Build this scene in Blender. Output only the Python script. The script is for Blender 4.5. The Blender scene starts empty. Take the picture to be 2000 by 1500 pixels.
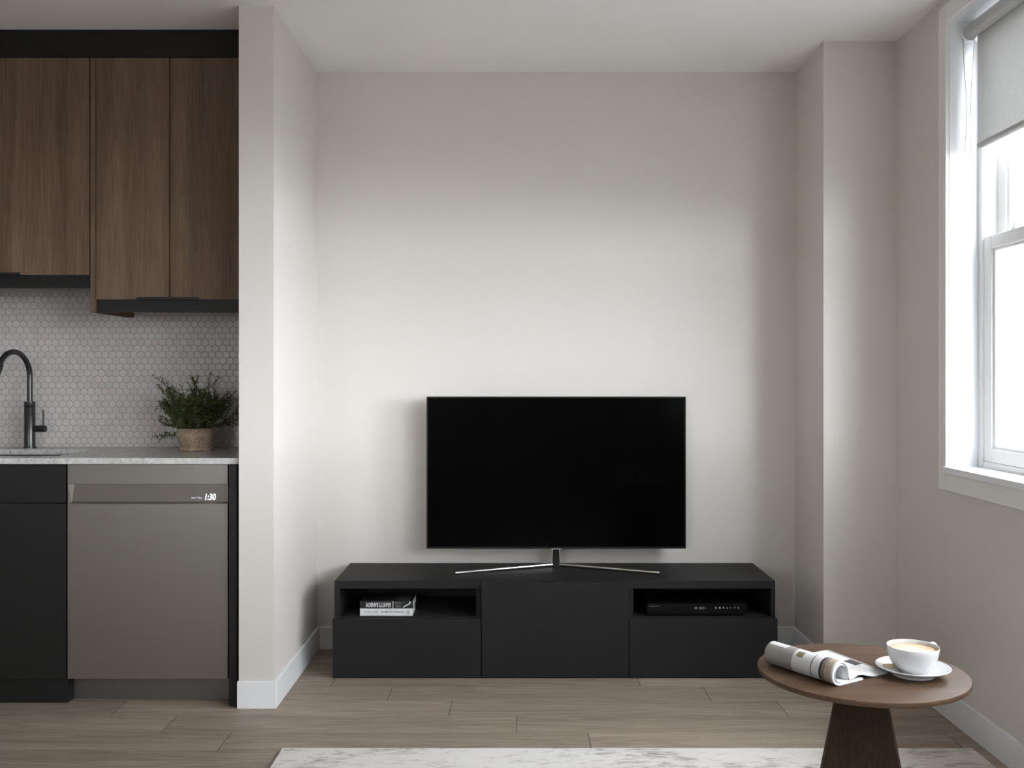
import bpy, bmesh, math, random
from mathutils import Vector, Matrix

# ------------------------------------------------------------------ camera, world, light, exposure
sc = bpy.context.scene
COL = sc.collection
CAM_H = 1.219
cam_d = bpy.data.cameras.new('camera')
cam_d.sensor_width = 36.0
cam_d.lens = 34.99
cam_d.shift_x = -9 / 2000
cam_d.shift_y = -13 / 2000
cam_d.clip_start = 0.05
cam = bpy.data.objects.new('camera', cam_d)
COL.objects.link(cam)
cam.location = (0, 0, CAM_H)
cam.rotation_euler = (math.radians(90), 0, 0)
sc.camera = cam

sc.view_settings.view_transform = 'Standard'
sc.view_settings.look = 'None'
sc.view_settings.gamma = 1.0
sc.view_settings.use_curve_mapping = False
sc.view_settings.exposure = 3.60

world = bpy.data.worlds.new('overcast_sky')
sc.world = world
world.use_nodes = True
wn = world.node_tree
wn.nodes.clear()
w_out = wn.nodes.new('ShaderNodeOutputWorld')
w_bg = wn.nodes.new('ShaderNodeBackground')
w_tc = wn.nodes.new('ShaderNodeTexCoord')
w_sep = wn.nodes.new('ShaderNodeSeparateXYZ')
w_ramp = wn.nodes.new('ShaderNodeValToRGB')
w_map = wn.nodes.new('ShaderNodeMapRange')
w_map.inputs[1].default_value = -1.0
w_map.inputs[2].default_value = 1.0
wn.links.new(w_tc.outputs['Generated'], w_sep.inputs[0])
wn.links.new(w_sep.outputs['Z'], w_map.inputs[0])
wn.links.new(w_map.outputs[0], w_ramp.inputs[0])
wn.links.new(w_ramp.outputs[0], w_bg.inputs['Color'])
cr = w_ramp.color_ramp
SKY = [(0.0, 0.03), (0.40, 0.05), (0.485, 0.10), (0.505, 0.52), (0.56, 0.42), (0.63, 0.20), (0.75, 0.24), (1.0, 0.32)]
while len(cr.elements) < len(SKY): cr.elements.new(0.5)
for el, (p, v) in zip(cr.elements, SKY):
    el.position = p
    el.color = (v * 0.91, v * 0.955, v, 1)
w_bg.inputs['Strength'].default_value = 6.2
wn.links.new(w_bg.outputs[0], w_out.inputs[0])

# the windows of the right-hand wall: (y_near, y_far); first is seen, rest added for daylight
WINDOWS = [(2.62, 3.55), (1.20, 2.30), (-0.20, 0.90), (-1.60, -0.50)]
FWT = 1.90
FW = (-2.40, -1.65)   # unseen window added behind the camera for extra light
WZ0, WZ1 = 0.901, 2.486
RW = 1.547            # room face of the window wall

# ------------------------------------------------------------------ node helpers
def new_mat(name):
    m = bpy.data.materials.new(name)
    m.use_nodes = True
    nt = m.node_tree
    return m, nt, nt.nodes['Principled BSDF']

def setv(nt, sock, v):
    if isinstance(v, bpy.types.NodeSocket):
        nt.links.new(v, sock)
    elif v is not None:
        if sock.type == 'RGBA' and len(v) == 3:
            v = (*v, 1)
        sock.default_value = v

def mth(nt, op, a, b=None, c=None, clamp=False):
    n = nt.nodes.new('ShaderNodeMath')
    n.operation = op
    n.use_clamp = clamp
    setv(nt, n.inputs[0], a)
    if b is not None: setv(nt, n.inputs[1], b)
    if c is not None: setv(nt, n.inputs[2], c)
    return n.outputs[0]

def vmth(nt, op, a, b=None):
    n = nt.nodes.new('ShaderNodeVectorMath')
    n.operation = op
    setv(nt, n.inputs[0], a)
    if b is not None: setv(nt, n.inputs[1], b)
    return n.outputs['Value'] if op in ('DOT_PRODUCT', 'LENGTH', 'DISTANCE') else n.outputs['Vector']

def ramp(nt, fac, stops, interp='LINEAR'):
    n = nt.nodes.new('ShaderNodeValToRGB')
    setv(nt, n.inputs[0], fac)
    r = n.color_ramp
    r.interpolation = interp
    while len(r.elements) < len(stops): r.elements.new(0.5)
    for el, (p, c) in zip(r.elements, stops):
        el.position = p
        el.color = (*c, 1) if len(c) == 3 else c
    return n.outputs[0]

def mix(nt, fac, a, b, blend='MIX'):
    n = nt.nodes.new('ShaderNodeMix')
    n.data_type = 'RGBA'
    n.blend_type = blend
    setv(nt, n.inputs[0], fac)
    setv(nt, n.inputs[6], a)
    setv(nt, n.inputs[7], b)
    return n.outputs[2]

def noise(nt, vec, scale, detail=3, rough=0.5, dist=0.0):
    n = nt.nodes.new('ShaderNodeTexNoise')
    setv(nt, n.inputs['Vector'], vec)
    n.inputs['Scale'].default_value = scale
    n.inputs['Detail'].default_value = detail
    n.inputs['Roughness'].default_value = rough
    n.inputs['Distortion'].default_value = dist
    return n.outputs['Fac']

def obj_co(nt):
    return nt.nodes.new('ShaderNodeTexCoord').outputs['Object']

def geo_pos(nt):
    return nt.nodes.new('ShaderNodeNewGeometry').outputs['Position']

def mapping(nt, vec, scale=(1, 1, 1), loc=(0, 0, 0)):
    n = nt.nodes.new('ShaderNodeMapping')
    setv(nt, n.inputs['Vector'], vec)
    n.inputs['Scale'].default_value = scale
    n.inputs['Location'].default_value = loc
    return n.outputs[0]

def sep(nt, v):
    n = nt.nodes.new('ShaderNodeSeparateXYZ')
    setv(nt, n.inputs[0], v)
    return n.outputs

def comb(nt, x, y, z=0.0):
    n = nt.nodes.new('ShaderNodeCombineXYZ')
    setv(nt, n.inputs[0], x); setv(nt, n.inputs[1], y); setv(nt, n.inputs[2], z)
    return n.outputs[0]

def bump(nt, bsdf, h, strength=0.2, dist=0.001):
    n = nt.nodes.new('ShaderNodeBump')
    n.inputs['Strength'].default_value = strength
    n.inputs['Distance'].default_value = dist
    setv(nt, n.inputs['Height'], h)
    nt.links.new(n.outputs[0], bsdf.inputs['Normal'])

def plain(name, col, rough=0.5, metal=0.0, spec=0.5, fine=0.0, fine_scale=400.0, coat=0.0):
    m, nt, b = new_mat(name)
    b.inputs['Roughness'].default_value = rough
    b.inputs['Metallic'].default_value = metal
    b.inputs['Specular IOR Level'].default_value = spec
    b.inputs['Coat Weight'].default_value = coat
    co = obj_co(nt)
    n = noise(nt, co, 6.0, 2)
    c2 = tuple(min(1, c * 1.04) for c in col)
    nt.links.new(mix(nt, n, tuple(c * 0.96 for c in col), c2), b.inputs['Base Color'])
    if fine:
        bump(nt, b, noise(nt, co, fine_scale, 2), fine, 0.0005)
    return m

def wood(name, dark, mid, light, axis, rough=0.45, freq=1.0, spec=0.4):
    """wood veneer with its grain along the given axis (0, 1 or 2)"""
    m, nt, b = new_mat(name)
    co = obj_co(nt)
    rnd = nt.nodes.new('ShaderNodeObjectInfo').outputs['Random']
    off = comb(nt, mth(nt, 'MULTIPLY', rnd, 13.7), mth(nt, 'MULTIPLY', rnd, 7.1), mth(nt, 'MULTIPLY', rnd, 29.3))
    co = vmth(nt, 'ADD', co, off)
    def st(a, c):
        s = [a, a, a]; s[axis] = c
        return tuple(s)
    broad = noise(nt, mapping(nt, co, st(11 * freq, 0.55 * freq)), 1.0, 3, 0.55, 0.6)
    fine = noise(nt, mapping(nt, co, st(160 * freq, 5 * freq)), 1.0, 4, 0.6, 0.2)
    pores = noise(nt, mapping(nt, co, st(420 * freq, 9 * freq)), 1.0, 2, 0.5)
    c = ramp(nt, broad, [(0.28, dark), (0.5, mid), (0.72, light)])
    c = mix(nt, 0.42, c, ramp(nt, fine, [(0.3, dark), (0.68, light)]), 'MIX')
    pm = ramp(nt, pores, [(0.34, (0.62,) * 3), (0.46, (1,) * 3)])
    c = mix(nt, 0.7, c, pm, 'MULTIPLY')
    nt.links.new(c, b.inputs['Base Color'])
    b.inputs['Roughness'].default_value = rough
    b.inputs['Specular IOR Level'].default_value = spec
    bump(nt, b, fine, 0.12, 0.0006)
    return m

# ------------------------------------------------------------------ materials
def paint(name, col, rough=0.75):
    m, nt, b = new_mat(name)
    p = geo_pos(nt)
    n = noise(nt, p, 1.3, 3)
    c = mix(nt, n, tuple(x * 0.985 for x in col), tuple(min(1, x * 1.015) for x in col))
    nt.links.new(c, b.inputs['Base Color'])
    b.inputs['Roughness'].default_value = rough
    b.inputs['Specular IOR Level'].default_value = 0.25
    bump(nt, b, noise(nt, p, 230.0, 2), 0.10, 0.0006)
    return m

M_WALL = paint('warm_grey_paint', (0.665, 0.622, 0.588))
M_CEIL = paint('ceiling_paint', (0.89, 0.865, 0.845))
M_TRIM = plain('white_trim_paint', (0.80, 0.81, 0.825), 0.35, spec=0.4)
M_CASE = plain('warm_white_casing_paint', (0.79, 0.775, 0.755), 0.35, spec=0.4)
M_VINYL = plain('white_window_vinyl', (0.80, 0.79, 0.785), 0.35, spec=0.4)

def floor_mat():
    m, nt, b = new_mat('taupe_plank_floor')
    x, y, z = sep(nt, geo_pos(nt))
    P, L = 0.1693, 1.2225
    v = mth(nt, 'DIVIDE', mth(nt, 'SUBTRACT', 3.923, y), P)
    row = mth(nt, 'FLOOR', v)
    fv = mth(nt, 'SUBTRACT', v, row)
    u = mth(nt, 'DIVIDE', mth(nt, 'SUBTRACT', mth(nt, 'ADD', x, 0.490), mth(nt, 'MULTIPLY', row, 0.2445)), L)
    colm = mth(nt, 'FLOOR', u)
    fu = mth(nt, 'SUBTRACT', u, colm)
    wn_ = nt.nodes.new('ShaderNodeTexWhiteNoise')
    wn_.noise_dimensions = '2D'
    setv(nt, wn_.inputs['Vector'], comb(nt, mth(nt, 'ADD', row, 31.0), mth(nt, 'ADD', colm, 17.0)))
    rnd = wn_.outputs['Value']
    gx = mth(nt, 'ADD', x, mth(nt, 'MULTIPLY', rnd, 37.0))
    gv = comb(nt, gx, y, mth(nt, 'MULTIPLY', rnd, 11.0))
    # cathedral figure: distorted bands running with the plank
    warp = noise(nt, mapping(nt, gv, (0.9, 8.0, 1.0)), 1.0, 2, 0.45)
    bands = mth(nt, 'SINE', mth(nt, 'ADD', mth(nt, 'MULTIPLY', y, 210.0), mth(nt, 'MULTIPLY', warp, 60.0)))
    bands = mth(nt, 'ADD', mth(nt, 'MULTIPLY', bands, 0.5), 0.5)
    fine = noise(nt, mapping(nt, gv, (7.0, 260.0, 1.0)), 1.0, 4, 0.62)
    broad = noise(nt, mapping(nt, gv, (1.1, 13.0, 1.0)), 1.0, 3, 0.5, 0.5)
    pores = noise(nt, mapping(nt, gv, (22.0, 700.0, 1.0)), 1.0, 2, 0.5)
    g = mth(nt, 'ADD', mth(nt, 'MULTIPLY', fine, 0.62), mth(nt, 'ADD', mth(nt, 'MULTIPLY', broad, 0.32), mth(nt, 'MULTIPLY', bands, 0.09)))
    c = ramp(nt, g, [(0.33, (0.175, 0.134, 0.106)), (0.54, (0.325, 0.262, 0.212)), (0.72, (0.440, 0.366, 0.305))])
    c = mix(nt, 0.6, c, ramp(nt, pores, [(0.32, (0.66, 0.63, 0.60)), (0.45, (1, 1, 1))]), 'MULTIPLY')
    tone = ramp(nt, rnd, [(0.0, (0.86, 0.85, 0.84)), (1.0, (1.10, 1.09, 1.08))])
    c = mix(nt, 1.0, c, tone, 'MULTIPLY')
    su = mth(nt, 'LESS_THAN', mth(nt, 'MULTIPLY', fu, L), 0.0034)
    sv = mth(nt, 'LESS_THAN', mth(nt, 'MULTIPLY', fv, P), 0.0016)
    c = mix(nt, mth(nt, 'MULTIPLY', sv, 0.30), c, (0.09, 0.07, 0.055))
    c = mix(nt, mth(nt, 'MULTIPLY', su, 0.85), c, (0.045, 0.035, 0.028))
    nt.links.new(c, b.inputs['Base Color'])
    setv(nt, b.inputs['Roughness'], mth(nt, 'ADD', mth(nt, 'MULTIPLY', fine, 0.2), 0.42))
    b.inputs['Specular IOR Level'].default_value = 0.35
    bump(nt, b, mth(nt, 'SUBTRACT', fine, su), 0.12, 0.0008)
    return m
M_FLOOR = floor_mat()

def hex_mat():
    m, nt, b = new_mat('hexagon_mosaic_tile')
    x, y, z = sep(nt, geo_pos(nt))
    S = 1 / 0.0307
    p = comb(nt, mth(nt, 'MULTIPLY', mth(nt, 'ADD', x, 10.006), S), mth(nt, 'MULTIPLY', mth(nt, 'ADD', z, 10.010), S), 0.0)
    r = (1.0, 1.7320508, 1.0)
    h = (0.5, 0.8660254, 0.0)
    a = vmth(nt, 'SUBTRACT', vmth(nt, 'MODULO', p, r), h)
    q = vmth(nt, 'SUBTRACT', p, h)
    bb = vmth(nt, 'SUBTRACT', vmth(nt, 'MODULO', q, r), h)
    useb = mth(nt, 'GREATER_THAN', vmth(nt, 'DOT_PRODUCT', a, a), vmth(nt, 'DOT_PRODUCT', bb, bb))
    mx = nt.nodes.new('ShaderNodeMix'); mx.data_type = 'VECTOR'
    setv(nt, mx.inputs[0], useb); setv(nt, mx.inputs[4], a); setv(nt, mx.inputs[5], bb)
    gv = mx.outputs[1]
    ab = vmth(nt, 'ABSOLUTE', gv)
    d = mth(nt, 'MAXIMUM', sep(nt, ab)[0], vmth(nt, 'DOT_PRODUCT', ab, (0.5, 0.8660254, 0.0)))
    cell = vmth(nt, 'SNAP', vmth(nt, 'ADD', vmth(nt, 'SUBTRACT', p, gv), (0.05, 0.05, 0.0)), (0.1, 0.1, 1.0))
    w = nt.nodes.new('ShaderNodeTexWhiteNoise'); w.noise_dimensions = '2D'
    setv(nt, w.inputs['Vector'], cell)
    rnd = w.outputs['Value']
    tile = ramp(nt, rnd, [(0.0, (0.50, 0.465, 0.455)), (0.8, (0.56, 0.53, 0.51)), (0.9, (0.57, 0.505, 0.49)), (1.0, (0.54, 0.48, 0.47))])
    grout = mth(nt, 'SMOOTHSTEP', 0.0, 1.0, 0.0) if False else ramp(nt, d, [(0.435, (0, 0, 0)), (0.465, (1, 1, 1))])
    c = mix(nt, grout, tile, (0.35, 0.32, 0.305))
    nt.links.new(c, b.inputs['Base Color'])
    setv(nt, b.inputs['Roughness'], ramp(nt, grout, [(0, (0.28,) * 3), (1, (0.8,) * 3)]))
    hgt = ramp(nt, d, [(0.34, (1, 1, 1)), (0.46, (0, 0, 0))])
    bump(nt, b, hgt, 0.35, 0.0015)
    return m
M_HEX = hex_mat()

def quartz_mat():
    m, nt, b = new_mat('speckled_quartz')
    co = geo_pos(nt)
    v = nt.nodes.new('ShaderNodeTexVoronoi')
    setv(nt, v.inputs['Vector'], vmth(nt, 'ADD', co, mapping(nt, co, (0.0, 0.0, 0.0))))
    v.inputs['Scale'].default_value = 85
    d1 = v.outputs['Distance']
    sel = nt.nodes.new('ShaderNodeSeparateColor')
    nt.links.new(v.outputs['Color'], sel.inputs[0])
    irregular = mth(nt, 'ADD', d1, mth(nt, 'MULTIPLY', noise(nt, co, 260, 2), 0.45))
    chip = mth(nt, 'MULTIPLY', mth(nt, 'LESS_THAN', irregular, 0.52), mth(nt, 'LESS_THAN', sel.outputs[0], 0.34))
    base = ramp(nt, noise(nt, co, 60, 4, 0.6), [(0.35, (0.41, 0.40, 0.39)), (0.65, (0.555, 0.545, 0.535))])
    c = mix(nt, mth(nt, 'MULTIPLY', chip, 0.75), base, ramp(nt, sel.outputs[1], [(0, (0.10, 0.09, 0.085)), (1, (0.36, 0.33, 0.31))]))
    nt.links.new(c, b.inputs['Base Color'])
    b.inputs['Roughness'].default_value = 0.22
    return m
M_QUARTZ = quartz_mat()

M_WALNUT = wood('brown_wood_veneer', (0.074, 0.045, 0.028), (0.145, 0.092, 0.059), (0.218, 0.142, 0.093), 2, 0.55, spec=0.3)
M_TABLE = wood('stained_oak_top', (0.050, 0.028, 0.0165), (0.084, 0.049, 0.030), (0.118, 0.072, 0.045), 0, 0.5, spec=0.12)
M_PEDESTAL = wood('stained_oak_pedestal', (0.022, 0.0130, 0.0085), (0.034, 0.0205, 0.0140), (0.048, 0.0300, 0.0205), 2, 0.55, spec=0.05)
M_BLACKCAB = plain('black_cabinet_laminate', (0.0120, 0.0116, 0.0116), 0.45, spec=0.28, fine=0.05)
M_CONSOLE = plain('charcoal_foil', (0.0212, 0.0206, 0.0208), 0.5, spec=0.08, fine=0.05)
M_CONSOLE_IN = plain('charcoal_foil_inside', (0.016, 0.016, 0.0165), 0.55, spec=0.25)
M_BLACKMETAL = plain('matt_black_metal', (0.013, 0.013, 0.013), 0.38, metal=0.0, spec=0.35)
M_TAP = plain('gunmetal_black', (0.055, 0.055, 0.056), 0.30, metal=0.7, spec=0.6)
M_SINK = plain('black_composite', (0.012, 0.012, 0.012), 0.5)

def steel_mat(name, col, rough):
    m, nt, b = new_mat(name)
    co = obj_co(nt)
    br = noise(nt, mapping(nt, co, (6.0, 6.0, 420.0)), 1.0, 2)
    sp = noise(nt, co, 900, 2)
    f = mth(nt, 'ADD', mth(nt, 'MULTIPLY', br, 0.5), mth(nt, 'MULTIPLY', sp, 0.5))
    nt.links.new(mix(nt, f, tuple(c * 0.86 for c in col), tuple(c * 1.12 for c in col)), b.inputs['Base Color'])
    b.inputs['Metallic'].default_value = 0.85
    b.inputs['Roughness'].default_value = rough
    bump(nt, b, br, 0.03, 0.0003)
    return m
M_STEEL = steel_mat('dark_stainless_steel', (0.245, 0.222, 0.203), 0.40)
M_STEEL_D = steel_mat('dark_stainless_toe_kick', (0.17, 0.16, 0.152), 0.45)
M_CHROME = plain('polished_chrome', (0.78, 0.77, 0.76), 0.10, metal=1.0)
M_TVBLACK = plain('black_television_plastic', (0.006, 0.006, 0.006), 0.4, spec=0.25)
M_SCREEN = plain('black_screen_glass', (0.0006, 0.0006, 0.0006), 0.16, spec=0.045)
M_PLAYER = plain('black_player_plastic', (0.0035, 0.0034, 0.0032), 0.30, spec=0.15)
M_CERAMIC = plain('white_glazed_porcelain', (0.60, 0.60, 0.605), 0.14, spec=0.5, coat=0.1)
M_GOLD = plain('champagne_metal', (0.86, 0.77, 0.60), 0.10, metal=1.0)
M_SOIL = plain('dark_potting_soil', (0.02, 0.016, 0.012), 0.9, fine=0.5, fine_scale=160)
M_PAPER = plain('newsprint_white', (0.57, 0.565, 0.565), 0.65, spec=0.25)
M_PAPER_GREY = plain('newsprint_grey_photo', (0.27, 0.25, 0.235), 0.6, spec=0.25)
M_PAPER_TAN = plain('newsprint_tan_photo', (0.36, 0.295, 0.245), 0.6, spec=0.25)
M_PAPER_BROWN = plain('newsprint_brown_photo', (0.19, 0.15, 0.125), 0.6, spec=0.25)
M_PAPER_OLIVE = plain('newsprint_olive_photo', (0.20, 0.165, 0.10), 0.6, spec=0.25)
M_INK = plain('newsprint_dark_ink', (0.045, 0.042, 0.042), 0.6, spec=0.25)
M_PAGES = plain('book_page_block', (0.66, 0.64, 0.60), 0.8)
M_BOOKW = plain('white_book_cover', (0.74, 0.74, 0.74), 0.4)
M_BOOKB = plain('black_book_cover', (0.010, 0.010, 0.012), 0.35)
M_PRINTG = plain('grey_print', (0.20, 0.20, 0.21), 0.5)
M_PRINTD = plain('dark_print', (0.045, 0.045, 0.05), 0.5)
M_PRINTW = plain('white_print', (0.72, 0.72, 0.72), 0.5)
M_PRINTS = plain('silver_print', (0.22, 0.22, 0.21), 0.5)

def coffee_mat():
    m, nt, b = new_mat('milky_coffee_foam')
    co = obj_co(nt)
    x, y, z = sep(nt, co)
    rr = vmth(nt, 'LENGTH', comb(nt, x, y, 0.0))
    sw = noise(nt, mapping(nt, co, (26.0, 44.0, 1.0)), 1.0, 3, 0.5, 1.2)
    foam = ramp(nt, sw, [(0.34, (0.47, 0.29, 0.145)), (0.50, (0.60, 0.48, 0.33)), (0.62, (0.62, 0.565, 0.48))])
    edge = ramp(nt, mth(nt, 'ADD', rr, mth(nt, 'MULTIPLY', sw, 0.012)), [(0.045, (0, 0, 0)), (0.0565, (1, 1, 1))])
    c = mix(nt, mth(nt, 'MULTIPLY', edge, 0.75), foam, (0.32, 0.17, 0.07))
    centre = ramp(nt, rr, [(0.0, (1, 1, 1)), (0.030, (0, 0, 0))])
    c = mix(nt, mth(nt, 'MULTIPLY', centre, 0.9), c, (0.62, 0.575, 0.51))
    nt.links.new(c, b.inputs['Base Color'])
    b.inputs['Roughness'].default_value = 0.35
    return m
M_COFFEE = coffee_mat()

def rug_mat():
    m, nt, b = new_mat('distressed_rug_pile')
    p = geo_pos(nt)
    patches = noise(nt, mapping(nt, p, (3.2, 6.5, 1.0)), 1.0, 6, 0.68, 0.7)
    streak = noise(nt, mapping(nt, p, (16.0, 60.0, 1.0)), 1.0, 4, 0.7, 0.4)
    area = noise(nt, mapping(nt, p, (1.1, 2.0, 1.0)), 1.0, 2)
    f = mth(nt, 'ADD', mth(nt, 'MULTIPLY', patches, 0.55), mth(nt, 'MULTIPLY', streak, 0.45))
    base = ramp(nt, area, [(0.35, (0.655, 0.615, 0.58)), (0.65, (0.71, 0.685, 0.66))])
    c = mix(nt, ramp(nt, f, [(0.375, (1, 1, 1)), (0.500, (0, 0, 0))]), base, (0.30, 0.272, 0.255))
    c = mix(nt, ramp(nt, noise(nt, mapping(nt, p, (9.0, 22.0, 1.0), (3, 5, 0)), 1.0, 5, 0.7), [(0.58, (0, 0, 0)), (0.72, (0.6,) * 3)]), c, (0.40, 0.36, 0.33))
    nt.links.new(c, b.inputs['Base Color'])
    b.inputs['Roughness'].default_value = 0.95
    b.inputs['Specular IOR Level'].default_value = 0.1
    bump(nt, b, noise(nt, p, 700, 2), 0.4, 0.002)
    return m
M_RUG = rug_mat()

def stone_pot_mat():
    m, nt, b = new_mat('speckled_stoneware')
    co = obj_co(nt)
    v = nt.nodes.new('ShaderNodeTexVoronoi')
    setv(nt, v.inputs['Vector'], co)
    v.inputs['Scale'].default_value = 150
    s = nt.nodes.new('ShaderNodeSeparateColor')
    nt.links.new(v.outputs['Color'], s.inputs[0])
    spot = mth(nt, 'MULTIPLY', mth(nt, 'LESS_THAN', mth(nt, 'ADD', v.outputs['Distance'], mth(nt, 'MULTIPLY', noise(nt, co, 400, 2), 0.35)), 0.48), mth(nt, 'LESS_THAN', s.outputs[0], 0.42))
    base = ramp(nt, noise(nt, co, 28, 4, 0.65), [(0.3, (0.29, 0.205, 0.135)), (0.7, (0.46, 0.355, 0.26))])
    c = mix(nt, mth(nt, 'MULTIPLY', spot, 0.9), base, (0.05, 0.03, 0.02))
    nt.links.new(c, b.inputs['Base Color'])
    b.inputs['Roughness'].default_value = 0.6
    bump(nt, b, noise(nt, co, 120, 3), 0.25, 0.002)
    return m
M_POT = stone_pot_mat()

def leaf_mat():
    m, nt, b = new_mat('small_green_leaf')
    co = geo_pos(nt)
    c = ramp(nt, noise(nt, co, 45, 2), [(0.3, (0.024, 0.034, 0.007)), (0.55, (0.060, 0.080, 0.014)), (0.75, (0.125, 0.140, 0.028))])
    nt.links.new(c, b.inputs['Base Color'])
    b.inputs['Roughness'].default_value = 0.5
    return m
M_LEAF = leaf_mat()
M_STEM = plain('brown_green_stem', (0.045, 0.045, 0.02), 0.7)

def fabric_mat():
    m, nt, b = new_mat('grey_screen_fabric')
    p = geo_pos(nt)
    weave = noise(nt, mapping(nt, p, (260.0, 260.0, 420.0)), 1.0, 2)
    slub = noise(nt, mapping(nt, p, (40.0, 40.0, 260.0)), 1.0, 3)
    c = mix(nt, mth(nt, 'ADD', mth(nt, 'MULTIPLY', weave, 0.6), mth(nt, 'MULTIPLY', slub, 0.4)), (0.46, 0.455, 0.45), (0.74, 0.735, 0.73))
    nt.links.new(c, b.inputs['Base Color'])
    b.inputs['Roughness'].default_value = 0.9
    tr = nt.nodes.new('ShaderNodeBsdfTranslucent')
    nt.links.new(c, tr.inputs['Color'])
    ms = nt.nodes.new('ShaderNodeMixShader')
    ms.inputs[0].default_value = 0.27
    nt.links.new(b.outputs[0], ms.inputs[1])
    nt.links.new(tr.outputs[0], ms.inputs[2])
    nt.links.new(ms.outputs[0], nt.nodes['Material Output'].inputs['Surface'])
    return m
M_FABRIC = fabric_mat()

def glass_mat():
    m, nt, b = new_mat('window_glass')
    nt.nodes.remove(b)
    t = nt.nodes.new('ShaderNodeBsdfTransparent')
    t.inputs['Color'].default_value = (0.97, 0.98, 0.98, 1)
    g = nt.nodes.new('ShaderNodeBsdfGlossy')
    g.inputs['Roughness'].default_value = 0.02
    fr = nt.nodes.new('ShaderNodeFresnel')
    fr.inputs['IOR'].default_value = 1.25
    ms = nt.nodes.new('ShaderNodeMixShader')
    bf = nt.nodes.new('ShaderNodeNewGeometry').outputs['Backfacing']
    nt.links.new(mth(nt, 'MULTIPLY', fr.outputs[0], mth(nt, 'SUBTRACT', 1.0, bf)), ms.inputs[0])
    nt.links.new(t.outputs[0], ms.inputs[1])
    nt.links.new(g.outputs[0], ms.inputs[2])
    nt.links.new(ms.outputs[0], nt.nodes['Material Output'].inputs['Surface'])
    return m
M_GLASS = glass_mat()

def led_mat(name, col, strength):
    m, nt, b = new_mat(name)
    b.inputs['Base Color'].default_value = (0.02, 0.02, 0.02, 1)
    b.inputs['Emission Color'].default_value = (*col, 1)
    b.inputs['Emission Strength'].default_value = strength
    return m
M_LED = led_mat('white_display_segments', (0.92, 0.98, 1.0), 0.10)
M_LED_DIM = led_mat('dim_display_segments', (0.9, 0.9, 0.85), 0.02)
M_LED_TEXT = led_mat('pale_display_text', (0.85, 0.9, 1.0), 0.06)

# ------------------------------------------------------------------ geometry helpers
def woff(o):
    v = Vector((0, 0, 0))
    while o is not None:
        v += o.location
        o = o.parent
    return v

def link_bm(name, bm, mats, parent=None, smooth=False, origin=None):
    """link one bmesh, given in world coordinates, as one mesh object"""
    off = woff(parent) if parent else Vector((0, 0, 0))
    if origin is not None:
        off = Vector(origin)
    bmesh.ops.translate(bm, verts=bm.verts, vec=-off)
    bmesh.ops.recalc_face_normals(bm, faces=bm.faces)
    me = bpy.data.meshes.new(name)
    if smooth:
        for f in bm.faces: f.smooth = True
    bm.to_mesh(me)
    bm.free()
    o = bpy.data.objects.new(name, me)
    COL.objects.link(o)
    for mm in (mats if isinstance(mats, (list, tuple)) else [mats]):
        me.materials.append(mm)
    if parent:
        o.parent = parent
        o.location = (0, 0, 0)
    elif origin is not None:
        o.location = origin
    if smooth:
        try:
            me.set_sharp_from_angle(angle=math.radians(38))
        except Exception:
            pass
    return o

def bx(bm, x0, x1, y0, y1, z0, z1, bev=0.0, seg=2):
    t = bmesh.new()
    vs = [t.verts.new(c) for c in ((x0, y0, z0), (x1, y0, z0), (x1, y1, z0), (x0, y1, z0), (x0, y0, z1), (x1, y0, z1), (x1, y1, z1), (x0, y1, z1))]
    for f in ((0, 3, 2, 1), (4, 5, 6, 7), (0, 1, 5, 4), (1, 2, 6, 5), (2, 3, 7, 6), (3, 0, 4, 7)):
        t.faces.new([vs[i] for i in f])
    if bev:
        bmesh.ops.bevel(t, geom=list(t.edges), offset=bev, segments=seg, affect='EDGES', profile=0.7)
    add(bm, t)
    return bm

def add(bm, t):
    me = bpy.data.meshes.new('tmp')
    t.to_mesh(me)
    t.free()
    bm.from_mesh(me)
    bpy.data.meshes.remove(me)

def box(name, x0, x1, y0, y1, z0, z1, mat, parent=None, bev=0.0):
    bm = bmesh.new()
    bx(bm, x0, x1, y0, y1, z0, z1, bev)
    return link_bm(name, bm, mat, parent)

def lathe(bm, prof, cx, cy, cz=0.0, n=64, close=False):
    """revolve (r, z) points about a vertical axis"""
    rings = []
    for r, z in prof:
        if r < 1e-6:
            rings.append([bm.verts.new((cx, cy, cz + z))])
        else:
            rings.append([bm.verts.new((cx + r * math.cos(2 * math.pi * k / n), cy + r * math.sin(2 * math.pi * k / n), cz + z)) for k in range(n)])
    pairs = list(zip(rings, rings[1:]))
    if close: pairs.append((rings[-1], rings[0]))
    for a, b in pairs:
        for k in range(n):
            k2 = (k + 1) % n
            if len(a) == 1 and len(b) == 1: continue
            if len(a) == 1: bm.faces.new((a[0], b[k], b[k2]))
            elif len(b) == 1: bm.faces.new((a[k], a[k2], b[0]))
            else: bm.faces.new((a[k], a[k2], b[k2], b[k]))
    return bm

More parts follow.
